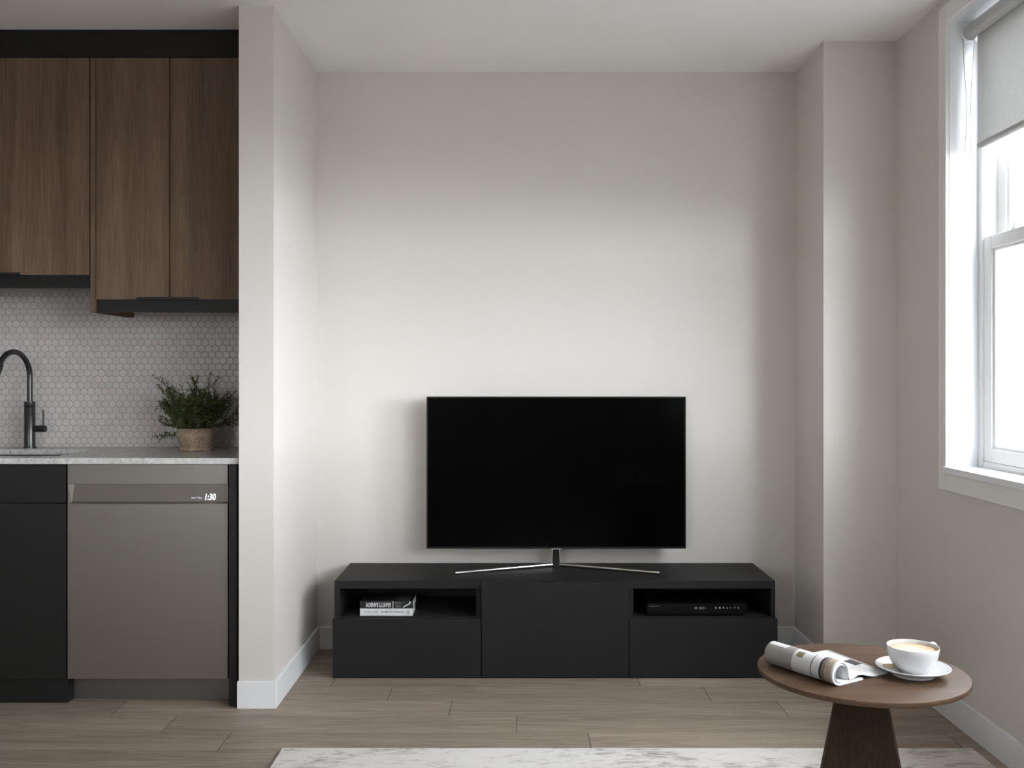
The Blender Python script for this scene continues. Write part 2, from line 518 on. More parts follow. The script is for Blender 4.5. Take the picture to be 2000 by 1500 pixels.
def sweep(bm, pts, rad, n=16, cap=True, squash=None):
    """tube along points; rad is a number or a list"""
    pts = [Vector(p) for p in pts]
    if not isinstance(rad, (list, tuple)): rad = [rad] * len(pts)
    prev = None
    rings = []
    for i, p in enumerate(pts):
        t = (pts[min(i + 1, len(pts) - 1)] - pts[max(i - 1, 0)]).normalized()
        if prev is None:
            a = Vector((0, 0, 1)) if abs(t.z) < 0.9 else Vector((1, 0, 0))
            u = (a - t * a.dot(t)).normalized()
        else:
            u = (prev - t * prev.dot(t)).normalized()
        prev = u
        w = t.cross(u)
        su, sw = squash if squash else (1, 1)
        rings.append([bm.verts.new(p + (u * math.cos(2 * math.pi * k / n) * su + w * math.sin(2 * math.pi * k / n) * sw) * rad[i]) for k in range(n)])
    for a, b in zip(rings, rings[1:]):
        for k in range(n):
            bm.faces.new((a[k], a[(k + 1) % n], b[(k + 1) % n], b[k]))
    if cap:
        bm.faces.new(rings[0][::-1])
        bm.faces.new(rings[-1])
    return bm

def catmull(pts, per=8):
    pts = [Vector(p) for p in pts]
    out = []
    for i in range(len(pts) - 1):
        p0 = pts[max(i - 1, 0)]; p1 = pts[i]; p2 = pts[i + 1]; p3 = pts[min(i + 2, len(pts) - 1)]
        for k in range(per):
            t = k / per
            out.append(0.5 * ((2 * p1) + (p2 - p0) * t + (2 * p0 - 5 * p1 + 4 * p2 - p3) * t * t + (3 * p1 - p0 - 3 * p2 + p3) * t ** 3))
    out.append(pts[-1])
    return out

def letters(name, body, x0, x1, z0, z1, y, mat, parent, flip=False, shear=0.0, bold=0.0, depth=0.0004):
    """raised lettering facing the room (-y), stretched to the given rectangle"""
    cu = bpy.data.curves.new('tmp_text', 'FONT')
    cu.body = body
    cu.size = 1.0
    cu.shear = shear
    cu.offset = bold
    cu.extrude = 0.02
    cu.resolution_u = 3
    to = bpy.data.objects.new('tmp_text', cu)
    COL.objects.link(to)
    dg = bpy.context.evaluated_depsgraph_get()
    me = bpy.data.meshes.new_from_object(to.evaluated_get(dg))
    bpy.data.objects.remove(to)
    bpy.data.curves.remove(cu)
    bm = bmesh.new()
    bm.from_mesh(me)
    bpy.data.meshes.remove(me)
    xs = [v.co.x for v in bm.verts]; ys = [v.co.y for v in bm.verts]
    ax, bx_, ay, by = min(xs), max(xs), min(ys), max(ys)
    for v in bm.verts:
        u = (v.co.x - ax) / (bx_ - ax); w = (v.co.y - ay) / (by - ay)
        if flip: u, w = 1 - u, 1 - w
        v.co = Vector((x0 + (x1 - x0) * u, y - (depth if v.co.z > 0 else 0.0), z0 + (z1 - z0) * w))
    return link_bm(name, bm, mat, parent)

def thing(name, label, cat, loc, group=None):
    o = bpy.data.objects.new(name, None)
    COL.objects.link(o)
    o.location = loc
    o.empty_display_size = 0.1
    return tag(o, label, cat, group)

def tag(o, label, cat, group=None):
    o['label'] = label
    o['category'] = cat
    if group: o['group'] = group
    return o

def struct(o, label=None, cat=None):
    o['kind'] = 'structure'
    if label: o['label'] = label
    if cat: o['category'] = cat
    return o

# ------------------------------------------------------------------ the room
XL, YF, YB, ZC = -3.0, -2.6, 4.47, 2.589
KY = 4.30                       # kitchen back wall
PX0, PX1, PY = -1.024, -0.896, 3.67   # partition end wall
CX0, CY0 = 1.25, 4.054          # boxed-out corner

bm = bmesh.new()
bx(bm, XL - 0.2, RW + 0.22, YF - 0.2, YB + 0.2, -0.12, 0.0)
struct(link_bm('floor', bm, M_FLOOR), 'grey brown wood plank floor laid across the room', 'floor')
struct(box('ceiling', XL - 0.2, RW + 0.22, YF - 0.2, YB + 0.2, ZC, ZC + 0.15, M_CEIL), 'plain off white flat ceiling over the room', 'ceiling')
struct(box('wall_back', PX1 - 0.0, RW + 0.22, YB, YB + 0.2, 0, ZC, M_WALL), 'warm grey wall behind the television', 'wall')
struct(box('wall_corner', CX0, RW, CY0, YB, 0, ZC, M_WALL), 'boxed out pale grey column in the corner by the window wall', 'wall')
struct(box('wall_left', PX0, PX1, PY, YB + 0.2, 0, ZC, M_WALL), 'pale wall stub between the kitchen and the television', 'wall')
struct(box('wall_kitchen', XL - 0.2, PX0, KY, KY + 0.2, 0, ZC, M_HEX), 'kitchen wall of small pinkish grey hexagon tiles', 'wall')
M_DARKWALL = paint('darkened_wall_paint', (0.25, 0.22, 0.195))  # unseen wall, darkened for the dishwasher reflection and less bounce
struct(box('wall_far_left', XL - 0.2, XL, YF - 0.2, KY, 0, ZC, M_DARKWALL), 'unseen wall at the far end of the kitchen, darkened for the dishwasher reflection', 'wall')
bm = bmesh.new()
bx(bm, XL, RW, YF - 0.2, YF, 0, WZ0)
bx(bm, XL, RW, YF - 0.2, YF, FWT, ZC)
bx(bm, XL, FW[0], YF - 0.2, YF, WZ0, FWT)
bx(bm, FW[1], RW, YF - 0.2, YF, WZ0, FWT)
struct(link_bm('wall_front', bm, M_WALL), 'wall facing the television', 'wall')
w5 = bpy.data.objects.new('window_5', None)
COL.objects.link(w5)
w5.location = ((FW[0] + FW[1]) / 2, YF - 0.1, WZ0)
struct(w5, 'unseen white window added in the wall facing the television for extra light', 'window')
bm = bmesh.new()
for x0, x1, z0, z1 in ((FW[0], FW[0] + 0.05, WZ0, FWT), (FW[1] - 0.05, FW[1], WZ0, FWT), (FW[0] + 0.05, FW[1] - 0.05, WZ0, WZ0 + 0.05), (FW[0] + 0.05, FW[1] - 0.05, FWT - 0.05, FWT)):
    bx(bm, x0, x1, YF - 0.15, YF - 0.09, z0, z1, 0.002, 1)
link_bm('frame', bm, M_VINYL, w5)
box('pane', FW[0] + 0.05, FW[1] - 0.05, YF - 0.122, YF - 0.118, WZ0 + 0.05, FWT - 0.05, M_GLASS, w5)
bm = bmesh.new()
for x0, x1, z0, z1 in ((FW[0] - 0.06, FW[0], WZ0 - 0.06, FWT + 0.06), (FW[1], FW[1] + 0.06, WZ0 - 0.06, FWT + 0.06), (FW[0], FW[1], WZ0 - 0.06, WZ0), (FW[0], FW[1], FWT, FWT + 0.06)):
    bx(bm, x0, x1, YF, YF + 0.017, z0, z1, 0.0015, 1)
link_bm('casing', bm, M_TRIM, w5)
bm = bmesh.new()
T = 0.22
bx(bm, RW, RW + T, YF - 0.2, YB, 0, WZ0 - 0.012)
bx(bm, RW, RW + T, YF - 0.2, YB, WZ1, ZC)
edges = [YF - 0.2] + [v for w in sorted(WINDOWS) for v in w] + [YB]
for a, b in zip(edges[0::2], edges[1::2]):
    bx(bm, RW, RW + T, a, b, WZ0 - 0.012, WZ1)
struct(link_bm('wall_right', bm, M_WALL), 'shaded warm grey wall around the white window', 'wall')

BH, BT = 0.101, 0.013
def baseboard(name, *boxes):
    bm = bmesh.new()
    for b in boxes: bx(bm, *b, 0.0, BH, 0.002, 1)
    return struct(link_bm(name, bm, M_TRIM), None)
baseboard('baseboard_back', (PX1 + BT, CX0 - BT, YB - BT, YB))
baseboard('baseboard_left', (PX1, PX1 + BT, PY, YB), (PX0 - 0.004, PX1 + BT, PY - BT, PY))
baseboard('baseboard_corner', (CX0 - BT, CX0, CY0, YB), (CX0 - BT, RW - BT, CY0 - BT, CY0))
baseboard('baseboard_right', (RW - BT, RW, YF, CY0))

# ------------------------------------------------------------------ windows in the right wall
def make_window(n, ya, yb, label):
    root = bpy.data.objects.new('window_%d' % n, None)
    COL.objects.link(root)
    root.location = (RW, (ya + yb) / 2, WZ0)
    struct(root, label, 'window')
    # casing: flat boards around the opening, standing a little proud of the wall
    cw, xf = 0.061, 1.530
    bm = bmesh.new()
    bx(bm, xf, RW, yb, yb + cw, 0.816, 2.549, 0.0015, 1)
    bx(bm, xf, RW, ya - cw, ya, 0.816, 2.549, 0.0015, 1)
    bx(bm, xf, RW, ya, yb, WZ1, 2.549, 0.0015, 1)
    bx(bm, xf, RW, ya, yb, 0.816, WZ0 - 0.022, 0.0015, 1)
    link_bm('casing', bm, M_CASE, root)
    # inner lining boards
    bm = bmesh.new()
    xi = 1.647
    bx(bm, RW - 0.004, xi, yb - 0.003, yb, WZ0, WZ1)
    bx(bm, RW - 0.004, xi, ya, ya + 0.003, WZ0, WZ1)
    bx(bm, RW - 0.004, xi, ya + 0.003, yb - 0.003, WZ1 - 0.003, WZ1)
    link_bm('jamb_lining', bm, M_TRIM, root)
    bm = bmesh.new()
    bx(bm, 1.520, xi, ya - 0.004, yb + 0.004, WZ0 - 0.022, WZ0, 0.002, 2)
    link_bm('sill_board', bm, M_TRIM, root)
    # vinyl outer frame
    fw = 0.030
    bm = bmesh.new()
    for X0, X1, w in ((xi, 1.760, fw), (xi - 0.002, 1.655, fw + 0.006)):
        bx(bm, X0, X1, yb - w, yb, WZ0, WZ1)
        bx(bm, X0, X1, ya, ya + w, WZ0, WZ1)
        bx(bm, X0, X1, ya + w, yb - w, WZ1 - w, WZ1)
    bx(bm, xi, 1.760, ya + fw, yb - fw, WZ0 - 0.012, WZ0 + 0.021)
    link_bm('frame', bm, M_VINYL, root)
    # two sliding sashes
    def sash(name, X0, X1, z0, z1, rb, rt):
        st = 0.060
        bm = bmesh.new()
        y0, y1 = ya + fw, yb - fw
        bx(bm, X0, X1, y1 - st, y1, z0, z1, 0.002, 1)
        bx(bm, X0, X1, y0, y0 + st, z0, z1, 0.002, 1)
        bx(bm, X0, X1, y0 + st, y1 - st, z0, z0 + rb, 0.002, 1)
        bx(bm, X0, X1, y0 + st, y1 - st, z1 - rt, z1, 0.002, 1)
        s = link_bm(name, bm, M_VINYL, root)
        bd = 0.017
        bm = bmesh.new()
        xa, xb_ = X0 + 0.007, X1 - 0.007
        bx(bm, xa, xb_, y1 - st - bd, y1 - st, z0 + rb, z1 - rt, 0.003, 2)
        bx(bm, xa, xb_, y0 + st, y0 + st + bd, z0 + rb, z1 - rt, 0.003, 2)
        bx(bm, xa, xb_, y0 + st + bd, y1 - st - bd, z0 + rb, z0 + rb + bd * 0.6, 0.003, 2)
        bx(bm, xa, xb_, y0 + st + bd, y1 - st - bd, z1 - rt - bd * 0.6, z1 - rt, 0.003, 2)
        link_bm('glazing_bead', bm, M_VINYL, s)
        xm = (X0 + X1) / 2
        box('pane', xm - 0.002, xm + 0.002, y0 + st, y1 - st, z0 + rb, z1 - rt, M_GLASS, s)
        return s
    low = sash('lower_sash', 1.650, 1.690, 0.922, 1.713, 0.048, 0.046)
    sash('upper_sash', 1.700, 1.740, 1.672, WZ1 - fw, 0.046, 0.05)
    for yy in (yb - fw - 0.20, ya + fw + 0.20):
        bm = bmesh.new()
        bx(bm, 1.656, 1.684, yy - 0.020, yy + 0.020, 1.7125, 1.720, 0.002, 1)
        bx(bm, 1.662, 1.674, yy + 0.004, yy + 0.014, 1.720, 1.735, 0.002, 1)
        bx(bm, 1.660, 1.676, yy - 0.034, yy + 0.014, 1.733, 1.739, 0.002, 1)
        link_bm('latch', bm, M_VINYL, low)
    return root
make_window(1, *WINDOWS[0], 'white sash window half covered by the grey roller blind')
make_window(2, *WINDOWS[1], 'unseen white sash window added next along the same wall for daylight')  # out of view from here on, added to bring in daylight
make_window(3, *WINDOWS[2], 'unseen white sash window added third along the same wall for daylight')
make_window(4, *WINDOWS[3], 'unseen white sash window added farthest along the same wall for daylight')

# ------------------------------------------------------------------ roller blind
M_CHAIN = plain('white_bead_chain', (0.50, 0.50, 0.51), 0.4)
def make_blind(ya, yb, label, drop=0.0):
    rb = thing('roller_blind', label, 'blind', (1.60, (ya + yb) / 2, 2.44), 'grey roller blinds')
    y0, y1 = ya + 0.03, yb - 0.045
    bm = bmesh.new(); sweep(bm, [(1.598, y0, 2.435), (1.598, y1, 2.435)], 0.0245, 32)
    link_bm('roller_tube', bm, M_FABRIC, rb, True)
    bm = bmesh.new()
    bx(bm, 1.6215, 1.6225, y0 + 0.004, y1 - 0.004, 2.026 + drop, 2.437)
    link_bm('shade_fabric', bm, M_FABRIC, rb)
    bm = bmesh.new(); bx(bm, 1.6185, 1.6255, y0 + 0.004, y1 - 0.004, 2.018 + drop, 2.042 + drop, 0.003, 2)
    link_bm('hem_bar', bm, M_FABRIC, rb)
    for yy0, yy1 in ((y1 + 0.002, y1 + 0.018), (y0 - 0.018, y0 - 0.002)):
        bm = bmesh.new()
        sweep(bm, [(1.598, yy0, 2.435), (1.598, yy1, 2.435)], 0.028, 32)
        bx(bm, 1.590, 1.640, yy0 + 0.010, yy1 + (0.022 if yy0 > y1 else 0.0), 2.408, 2.466, 0.003, 2)
        link_bm('bracket', bm, M_TRIM, rb, True)
    ch = [(1.577, 2.425), (1.579, 2.36), (1.585, 2.26), (1.590, 2.20), (1.591, 2.12), (1.583, 2.03), (1.581, 2.008), (1.586, 1.997), (1.598, 1.996), (1.604, 2.004), (1.604, 2.03), (1.603, 2.12), (1.606, 2.22), (1.613, 2.33), (1.619, 2.425)]
    pts = catmull([(x, y1 + 0.012, z) for x, z in ch], 10)
    rad = [0.0010 + 0.0006 * (i % 2) for i in range(len(pts))]
    bm = bmesh.new(); sweep(bm, pts, rad, 8)
    link_bm('pull_chain', bm, M_CHAIN, rb, True)
make_blind(*WINDOWS[0], 'light grey fabric roller blind half lowered in the white window by the column')
make_blind(*WINDOWS[1], 'unseen light grey fabric roller blind added at the second window to shape the light', 0.17)  # unseen blinds, put in to keep daylight off the upper walls
make_blind(*WINDOWS[2], 'unseen light grey fabric roller blind added at the third window to shape the light', 0.17)
make_blind(*WINDOWS[3], 'unseen light grey fabric roller blind added at the farthest window to shape the light', 0.17)

# ------------------------------------------------------------------ media console
CFX0, CFX1 = -0.744, 1.056
DF, CF, CB = 4.030, 4.062, 4.452
mc = thing('media_console', 'long low charcoal television console with two open niches on the floor', 'tv stand', (0.156, 4.24, 0.0))
G = 0.0015
seams = [CFX0, -0.1435, 0.4555, CFX1]
ztop, zcl, zsh = 0.389, 0.356, 0.242
bm = bmesh.new(); bx(bm, CFX0, CFX1, CF, CB, zcl, ztop, 0.0015, 1)
link_bm('top_panel', bm, M_CONSOLE, mc)
def upright(a, b):
    return box('side_panel', a, b, CF, CB - 0.004, 0.0, zcl, M_CONSOLE, mc, 0.001)
upright(CFX0, CFX0 + 0.0225); upright(-0.1655, -0.1235); upright(0.4365, 0.4765); upright(CFX1 - 0.0185, CFX1)
box('back_panel', CFX0 + 0.0225, CFX1 - 0.0185, CB - 0.0035, CB, 0.0, zcl, M_CONSOLE_IN, mc)
for a, b in ((CFX0 + 0.0225, -0.1655), (0.4765, CFX1 - 0.0185)):
    box('niche_shelf', a, b, CF, CB - 0.004, zsh - 0.018, zsh, M_CONSOLE, mc, 0.001)
    box('base_panel', a, b, CF, CB - 0.004, 0.004, 0.020, M_CONSOLE, mc)
for a, b, nm, zt in ((CFX0 - 0.0015, -0.1455, 'drawer', 0.2405), (-0.1415, 0.4545, 'door', 0.3885), (0.4575, CFX1 + 0.001, 'drawer', 0.2405)):
    bm = bmesh.new(); bx(bm, a, b, DF, DF + 0.018, 0.003, zt, 0.0012, 2)
    bx(bm, a + 0.03, b - 0.03, DF + 0.018, CF, 0.03, zt - 0.05)
    link_bm(nm, bm, M_CONSOLE, mc)

# ------------------------------------------------------------------ television
tv = thing('television', 'large black flat screen television on chrome splayed feet', 'television', (0.172, 4.38, ztop))
TX0, TX1, TZ0, TZ1, TY = -0.392, 0.737, 0.4735, 1.1350, 4.330
bm = bmesh.new()
bx(bm, TX0, TX1, TY + 0.004, TY + 0.030, TZ0, TZ1, 0.003, 2)
bx(bm, TX0 + 0.18, TX1 - 0.18, TY + 0.028, TY + 0.062, TZ0 + 0.06, TZ1 - 0.2, 0.008, 2)
link_bm('housing', bm, M_TVBLACK, tv)
bm = bmesh.new()
bw = 0.006
bx(bm, TX0, TX1, TY, TY + 0.006, TZ1 - bw, TZ1, 0.0008, 1)
bx(bm, TX0, TX1, TY, TY + 0.006, TZ0, TZ0 + bw + 0.003, 0.0008, 1)
bx(bm, TX0, TX0 + bw, TY, TY + 0.006, TZ0 + bw, TZ1 - bw, 0.0008, 1)
bx(bm, TX1 - bw, TX1, TY, TY + 0.006, TZ0 + bw, TZ1 - bw, 0.0008, 1)
link_bm('bezel', bm, M_TVBLACK, tv)
box('screen', TX0 + bw - 0.0005, TX1 - bw + 0.0005, TY + 0.0015, TY + 0.0045, TZ0 + bw + 0.002, TZ1 - bw + 0.0005, M_SCREEN, tv)
# pedestal: tapered neck, collar and two splayed bars
HX, HY = 0.172, 4.372
def frustum(bm, cx, cy, z0, z1, w0, w1, d0, d1):
    vs = []
    for z, w, d in ((z0, w0, d0), (z1, w1, d1)):
        vs += [bm.verts.new((cx + sx * w, cy + sy * d, z)) for sx, sy in ((-1, -1), (1, -1), (1, 1), (-1, 1))]
    for f in ((0, 3, 2, 1), (4, 5, 6, 7), (0, 1, 5, 4), (1, 2, 6, 5), (2, 3, 7, 6), (3, 0, 4, 7)):
        bm.faces.new([vs[i] for i in f])
bm = bmesh.new()
frustum(bm, HX, HY, ztop + 0.0005, ztop + 0.020, 0.0195, 0.0160, 0.018, 0.016)
frustum(bm, HX, HY, ztop + 0.020, TZ0 + 0.025, 0.0160, 0.0145, 0.016, 0.014)
neck = link_bm('stand_neck', bm, M_TVBLACK, tv)
neck['label'] = 'dark tapered neck with chrome edges'
bm = bmesh.new()
for s in (-1, 1):
    sweep(bm, [(HX + s * 0.0205, HY - 0.0165, ztop + 0.004), (HX + s * 0.0165, HY - 0.0155, ztop + 0.022), (HX + s * 0.0150, HY - 0.0145, TZ0 - 0.002)], 0.0022, 10)
link_bm('chrome_edge', bm, M_CHROME, neck, True)
bm = bmesh.new(); bx(bm, HX - 0.0235, HX + 0.0235, HY - 0.020, HY + 0.016, TZ0 - 0.007, TZ0 - 0.0005, 0.001, 1)
link_bm('collar', bm, M_CHROME, neck)
for tipx in (-0.258, 0.600):
    tip = Vector((tipx, 4.182, 0)); hub = Vector((HX + (0.014 if tipx > HX else -0.014), HY - 0.008, 0))
    d = (tip - hub).normalized()
    bm = bmesh.new()
    sweep(bm, [hub + Vector((0, 0, ztop + 0.0092)), tip + Vector((0, 0, ztop + 0.0078))], [0.0088, 0.0076], 20)
    sweep(bm, [tip - d * 0.006 + Vector((0, 0, ztop + 0.0078)), tip + d * 0.002 + Vector((0, 0, ztop + 0.0078))], 0.0080, 20)
    leg = link_bm('leg', bm, M_CHROME, tv, True)

# ------------------------------------------------------------------ paperbacks in the left niche
def make_book(name, label, cx, y0, z0, w, d, h, rot, cover, group):
    """a paperback lying flat with its spine towards the room"""
    t = thing(name, label, 'book', (cx, y0, z0), group)
    x0, x1 = cx - w / 2, cx + w / 2
    bm = bmesh.new()
    c = 0.0016
    bx(bm, x0, x1, y0, y0 + 0.002, z0, z0 + h, 0.0007, 1)
    bx(bm, x0, x1, y0, y0 + d, z0, z0 + c)
    bx(bm, x0, x1, y0, y0 + d, z0 + h - c, z0 + h)
    link_bm('cover', bm, cover, t)
    bm = bmesh.new(); bx(bm, x0 + 0.001, x1 - 0.001, y0 + 0.002, y0 + d - 0.002, z0 + c, z0 + h - c)
    link_bm('page_block', bm, M_PAGES, t)
    return t, x0, x1
bk, bx0, bx1 = make_book('book', 'white paperback with dark spine lettering, under the black one in the niche', -0.5345, 4.078, zsh, 0.2155, 0.132, 0.0305, 0, M_BOOKW, 'paperbacks in the console niche')
letters('title_lettering', 'THE BIG SLEEP', bx0 + 0.014, bx0 + 0.076, zsh + 0.0125, zsh + 0.0195, 4.078, M_PRINTG, bk, bold=0.002)
letters('author_lettering', 'RAYMOND CHANDLER', bx0 + 0.088, bx0 + 0.182, zsh + 0.0120, zsh + 0.0195, 4.078, M_PRINTD, bk, bold=0.005)
bm = bmesh.new()
cxx, czz = bx0 + 0.1985, zsh + 0.0145
N = 24
ring = []
for k in range(N):
    a = 2 * math.pi * k / N
    ring.append([bm.verts.new((cxx + math.cos(a) * r * 0.85, 4.0776, czz + math.sin(a) * r)) for r in (0.0058, 0.0078)])
for k in range(N):
    a, b = ring[k], ring[(k + 1) % N]
    bm.faces.new((a[0], a[1], b[1], b[0]))
bx(bm, cxx - 0.0018, cxx + 0.0010, 4.0774, 4.0779, czz - 0.0036, czz + 0.0038)
link_bm('spine_emblem', bm, M_PRINTG, bk)
zb = zsh + 0.0307
bk, bx0, bx1 = make_book('book', 'black paperback with white upside down title, on top of the white one', -0.5335, 4.078, zb, 0.2175, 0.134, 0.0310, 0, M_BOOKB, 'paperbacks in the console niche')
letters('title_lettering', "GRAVITY'S RAINBOW", bx0 + 0.024, bx0 + 0.128, zb + 0.0035, zb + 0.0235, 4.078, M_PRINTW, bk, flip=True, bold=0.022)
box('spine_rule', bx0 + 0.1345, bx0 + 0.1370, 4.0774, 4.0782, zb + 0.001, zb + 0.0300, M_PRINTW, bk)
letters('author_lettering', 'THOMAS\nPYNCHON', bx0 + 0.143, bx0 + 0.168, zb + 0.0035, zb + 0.0270, 4.078, M_PRINTG, bk, flip=True, bold=0.006)
bm = bmesh.new()
emb = catmull([(bx0 + 0.178, 4.0776, zb + 0.003), (bx0 + 0.187, 4.0776, zb + 0.0105), (bx0 + 0.191, 4.0776, zb + 0.0115), (bx0 + 0.202, 4.0776, zb + 0.0185), (bx0 + 0.206, 4.0776, zb + 0.022), (bx0 + 0.203, 4.0776, zb + 0.028)], 6)
sweep(bm, emb, [0.0020] * (len(emb) - 6) + [0.0026] * 6, 8, squash=(1, 1))
for v in bm.verts: v.co.y = 4.0779 + (v.co.y - 4.0776) * 0.2
link_bm('spine_emblem', bm, M_PRINTW, bk)
bm = bmesh.new()
for k in range(4):      # fine white slashes printed across the front cover
    xx = bx0 + 0.142 + k * 0.0165
    vs = [bm.verts.new((xx + a, 4.088 + b, zb + 0.0312)) for a, b in ((0, 0), (0.004, 0), (0.011, 0.098), (0.0085, 0.098))]
    bm.faces.new(vs)
link_bm('cover_print', bm, M_PRINTS, bk)

# ------------------------------------------------------------------ disc player in the right niche
px0, px1, py0, pz0, pz1 = 0.535, 0.945, 4.076, zsh, 0.2925
dp = thing('disc_player', 'slim black disc player with white symbols in the open niche', 'disc player', ((px0 + px1) / 2, py0, pz0))
bm = bmesh.new()
t = bmesh.new()
pr = [(px0, pz0 + 0.005), (px1 - 0.009, pz0 + 0.005), (px1, pz0 + 0.016), (px1, pz1), (px0, pz1)]
f = [t.verts.new((x, py0, z)) for x, z in pr]; g = [t.verts.new((x, py0 + 0.20, z)) for x, z in pr]
t.faces.new(f); t.faces.new(g[::-1])
for k in range(5): t.faces.new((f[k], f[(k + 1) % 5], g[(k + 1) % 5], g[k]))
bmesh.ops.bevel(t, geom=list(t.edges), offset=0.001, segments=1, affect='EDGES')
add(bm, t)
link_bm('case', bm, M_PLAYER, dp)
for xx in (px0 + 0.03, px1 - 0.04):
    for yy in (py0 + 0.02, py0 + 0.17):
        bm = bmesh.new(); sweep(bm, [(xx, yy, pz0), (xx, yy, pz0 + 0.006)], 0.008, 16)
        link_bm('foot', bm, M_PLAYER, dp)
zz = (pz0 + pz1) / 2
letters('maker_lettering', 'SAMSUNG', px0 + 0.008, px0 + 0.049, zz + 0.0120, zz + 0.0165, py0, M_PRINTS, dp)
letters('display_digits', '02 10:31', px0 + 0.194, px0 + 0.236, zz + 0.0025, zz + 0.0125, py0, M_LED_DIM, dp)
def mark(name, fn):
    bm = bmesh.new(); fn(bm)
    return link_bm(name, bm, M_LED_DIM, dp)
mz = zz + 0.0085
def mb(bm, x, a, b, c, d): bx(bm, px0 + x + a, px0 + x + b, py0 - 0.0004, py0 + 0.0002, mz + c, mz + d)
mark('eject_mark', lambda b: (mb(b, 0.281, -0.003, 0.003, -0.004, -0.002), mb(b, 0.281, -0.003, 0.003, -0.0005, 0.0035)))
mark('stop_mark', lambda b: mb(b, 0.297, -0.0035, 0.0035, -0.0035, 0.0035))
mark('pause_mark', lambda b: (mb(b, 0.312, -0.0032, -0.0012, -0.0035, 0.0035), mb(b, 0.312, 0.0012, 0.0032, -0.0035, 0.0035), mb(b, 0.312, -0.0012, 0.0012, -0.001, 0.001)))
def tri(b):
    vs = [b.verts.new((px0 + 0.3275 + a, py0 - 0.0004, mz + c)) for a, c in ((-0.003, -0.0035), (0.003, -0.0035), (0, 0.0035))]
    b.faces.new(vs)
mark('play_mark', tri)
mark('minus_mark', lambda b: mb(b, 0.342, -0.003, 0.003, -0.0015, 0.0))
mark('plus_mark', lambda b: (mb(b, 0.358, -0.003, 0.003, -0.0008, 0.0008), mb(b, 0.358, -0.0008, 0.0008, -0.003, 0.003)))
mark('power_mark', lambda b: (mb(b, 0.373, -0.0025, 0.0025, -0.003, -0.0018), mb(b, 0.373, -0.0025, -0.0013, -0.003, 0.002), mb(b, 0.373, 0.0013, 0.0025, -0.003, 0.002), mb(b, 0.373, -0.0006, 0.0006, -0.001, 0.004)))

# ------------------------------------------------------------------ rug
bm = bmesh.new(); bx(bm, -0.765, 1.486, 0.70, 3.246, 0.0, 0.011, 0.004, 2)
tag(link_bm('area_rug', bm, M_RUG), 'off white distressed rug with grey brown patches on the plank floor', 'rug')

# ------------------------------------------------------------------ side table
TXC, TYC, TR, TZ = 0.788, 2.275, 0.2315, 0.55
st = thing('side_table', 'round brown wooden pedestal table standing on the rug', 'table', (TXC, TYC, 0.011))
bm = bmesh.new()
lathe(bm, [(0, -0.0135), (TR - 0.0075, -0.0135), (TR - 0.003, -0.0120), (TR - 0.0005, -0.0075), (TR, -0.003), (TR - 0.001, -0.0007), (TR - 0.003, 0.0), (0, 0.0)], TXC, TYC, TZ, 128)
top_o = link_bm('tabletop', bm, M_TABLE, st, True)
bm = bmesh.new()
rot = math.radians(-19)
rings = []
for z, hw in ((0.011, 0.143), (0.5345, 0.0472)):
    ring = []
    c = hw * 0.012
    for sx, sy in ((-1, -1), (1, -1), (1, 1), (-1, 1)):
        for k in range(5):
            a0 = math.atan2(sy, sx) - math.pi / 4 + (math.pi / 2) * k / 4
            ring.append((sx * (hw - c) + c * math.cos(a0), sy * (hw - c) + c * math.sin(a0)))
    rings.append([bm.verts.new((TXC + x * math.cos(rot) - y * math.sin(rot), TYC + x * math.sin(rot) + y * math.cos(rot), z)) for x, y in ring])
n = len(rings[0])
for k in range(n):
    bm.faces.new((rings[0][k], rings[0][(k + 1) % n], rings[1][(k + 1) % n], rings[1][k]))
bm.faces.new(rings[0][::-1]); bm.faces.new(rings[1])
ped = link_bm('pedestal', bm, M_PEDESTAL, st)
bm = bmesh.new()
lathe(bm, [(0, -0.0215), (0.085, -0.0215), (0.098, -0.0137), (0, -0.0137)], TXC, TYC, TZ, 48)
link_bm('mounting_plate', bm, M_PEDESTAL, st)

# ------------------------------------------------------------------ saucer, cup, spoon
SX, SY = 0.892, 2.240
sa = thing('saucer', 'white porcelain saucer under the coffee cup on the wooden table', 'saucer', (SX, SY, TZ))
bm = bmesh.new()
lathe(bm, [(0, 0.004), (0.040, 0.004), (0.042, 0.0), (0.046, 0.0), (0.048, 0.005), (0.064, 0.011), (0.0795, 0.0190), (0.0805, 0.0205), (0.0790, 0.0212), (0.063, 0.0140), (0.045, 0.0082), (0.030, 0.0075), (0, 0.0075)], SX, SY, TZ, 96)
link_bm('saucer_dish', bm, M_CERAMIC, sa, True)

CZ = TZ + 0.0076
cup = thing('coffee_cup', 'white porcelain cup of milky coffee standing on its saucer', 'cup', (SX, SY, CZ))
bm = bmesh.new()
out = [(0.0, 0.0035), (0.0255, 0.0035), (0.0272, 0.0), (0.0302, 0.0), (0.0318, 0.0035), (0.0365, 0.0075), (0.0430, 0.0145), (0.0490, 0.0245), (0.0530, 0.036), (0.0553, 0.0475), (0.0563, 0.0565)]
inn = [(0.0557, 0.0578), (0.0541, 0.0570), (0.0528, 0.0475), (0.0505, 0.036), (0.0462, 0.0255), (0.0395, 0.0155), (0.028, 0.0085), (0, 0.0070)]
lathe(bm, out + inn, SX, SY, CZ, 96)
link_bm('cup_bowl', bm, M_CERAMIC, cup, True)
bm = bmesh.new()
az = math.radians(28)
def hp(r, z): return Vector((SX + r * math.cos(az), SY + r * math.sin(az), CZ + z))
hpts = catmull([hp(0.0535, 0.0535), hp(0.066, 0.0545), hp(0.0735, 0.047), hp(0.072, 0.034), hp(0.062, 0.024), hp(0.0455, 0.022)], 8)
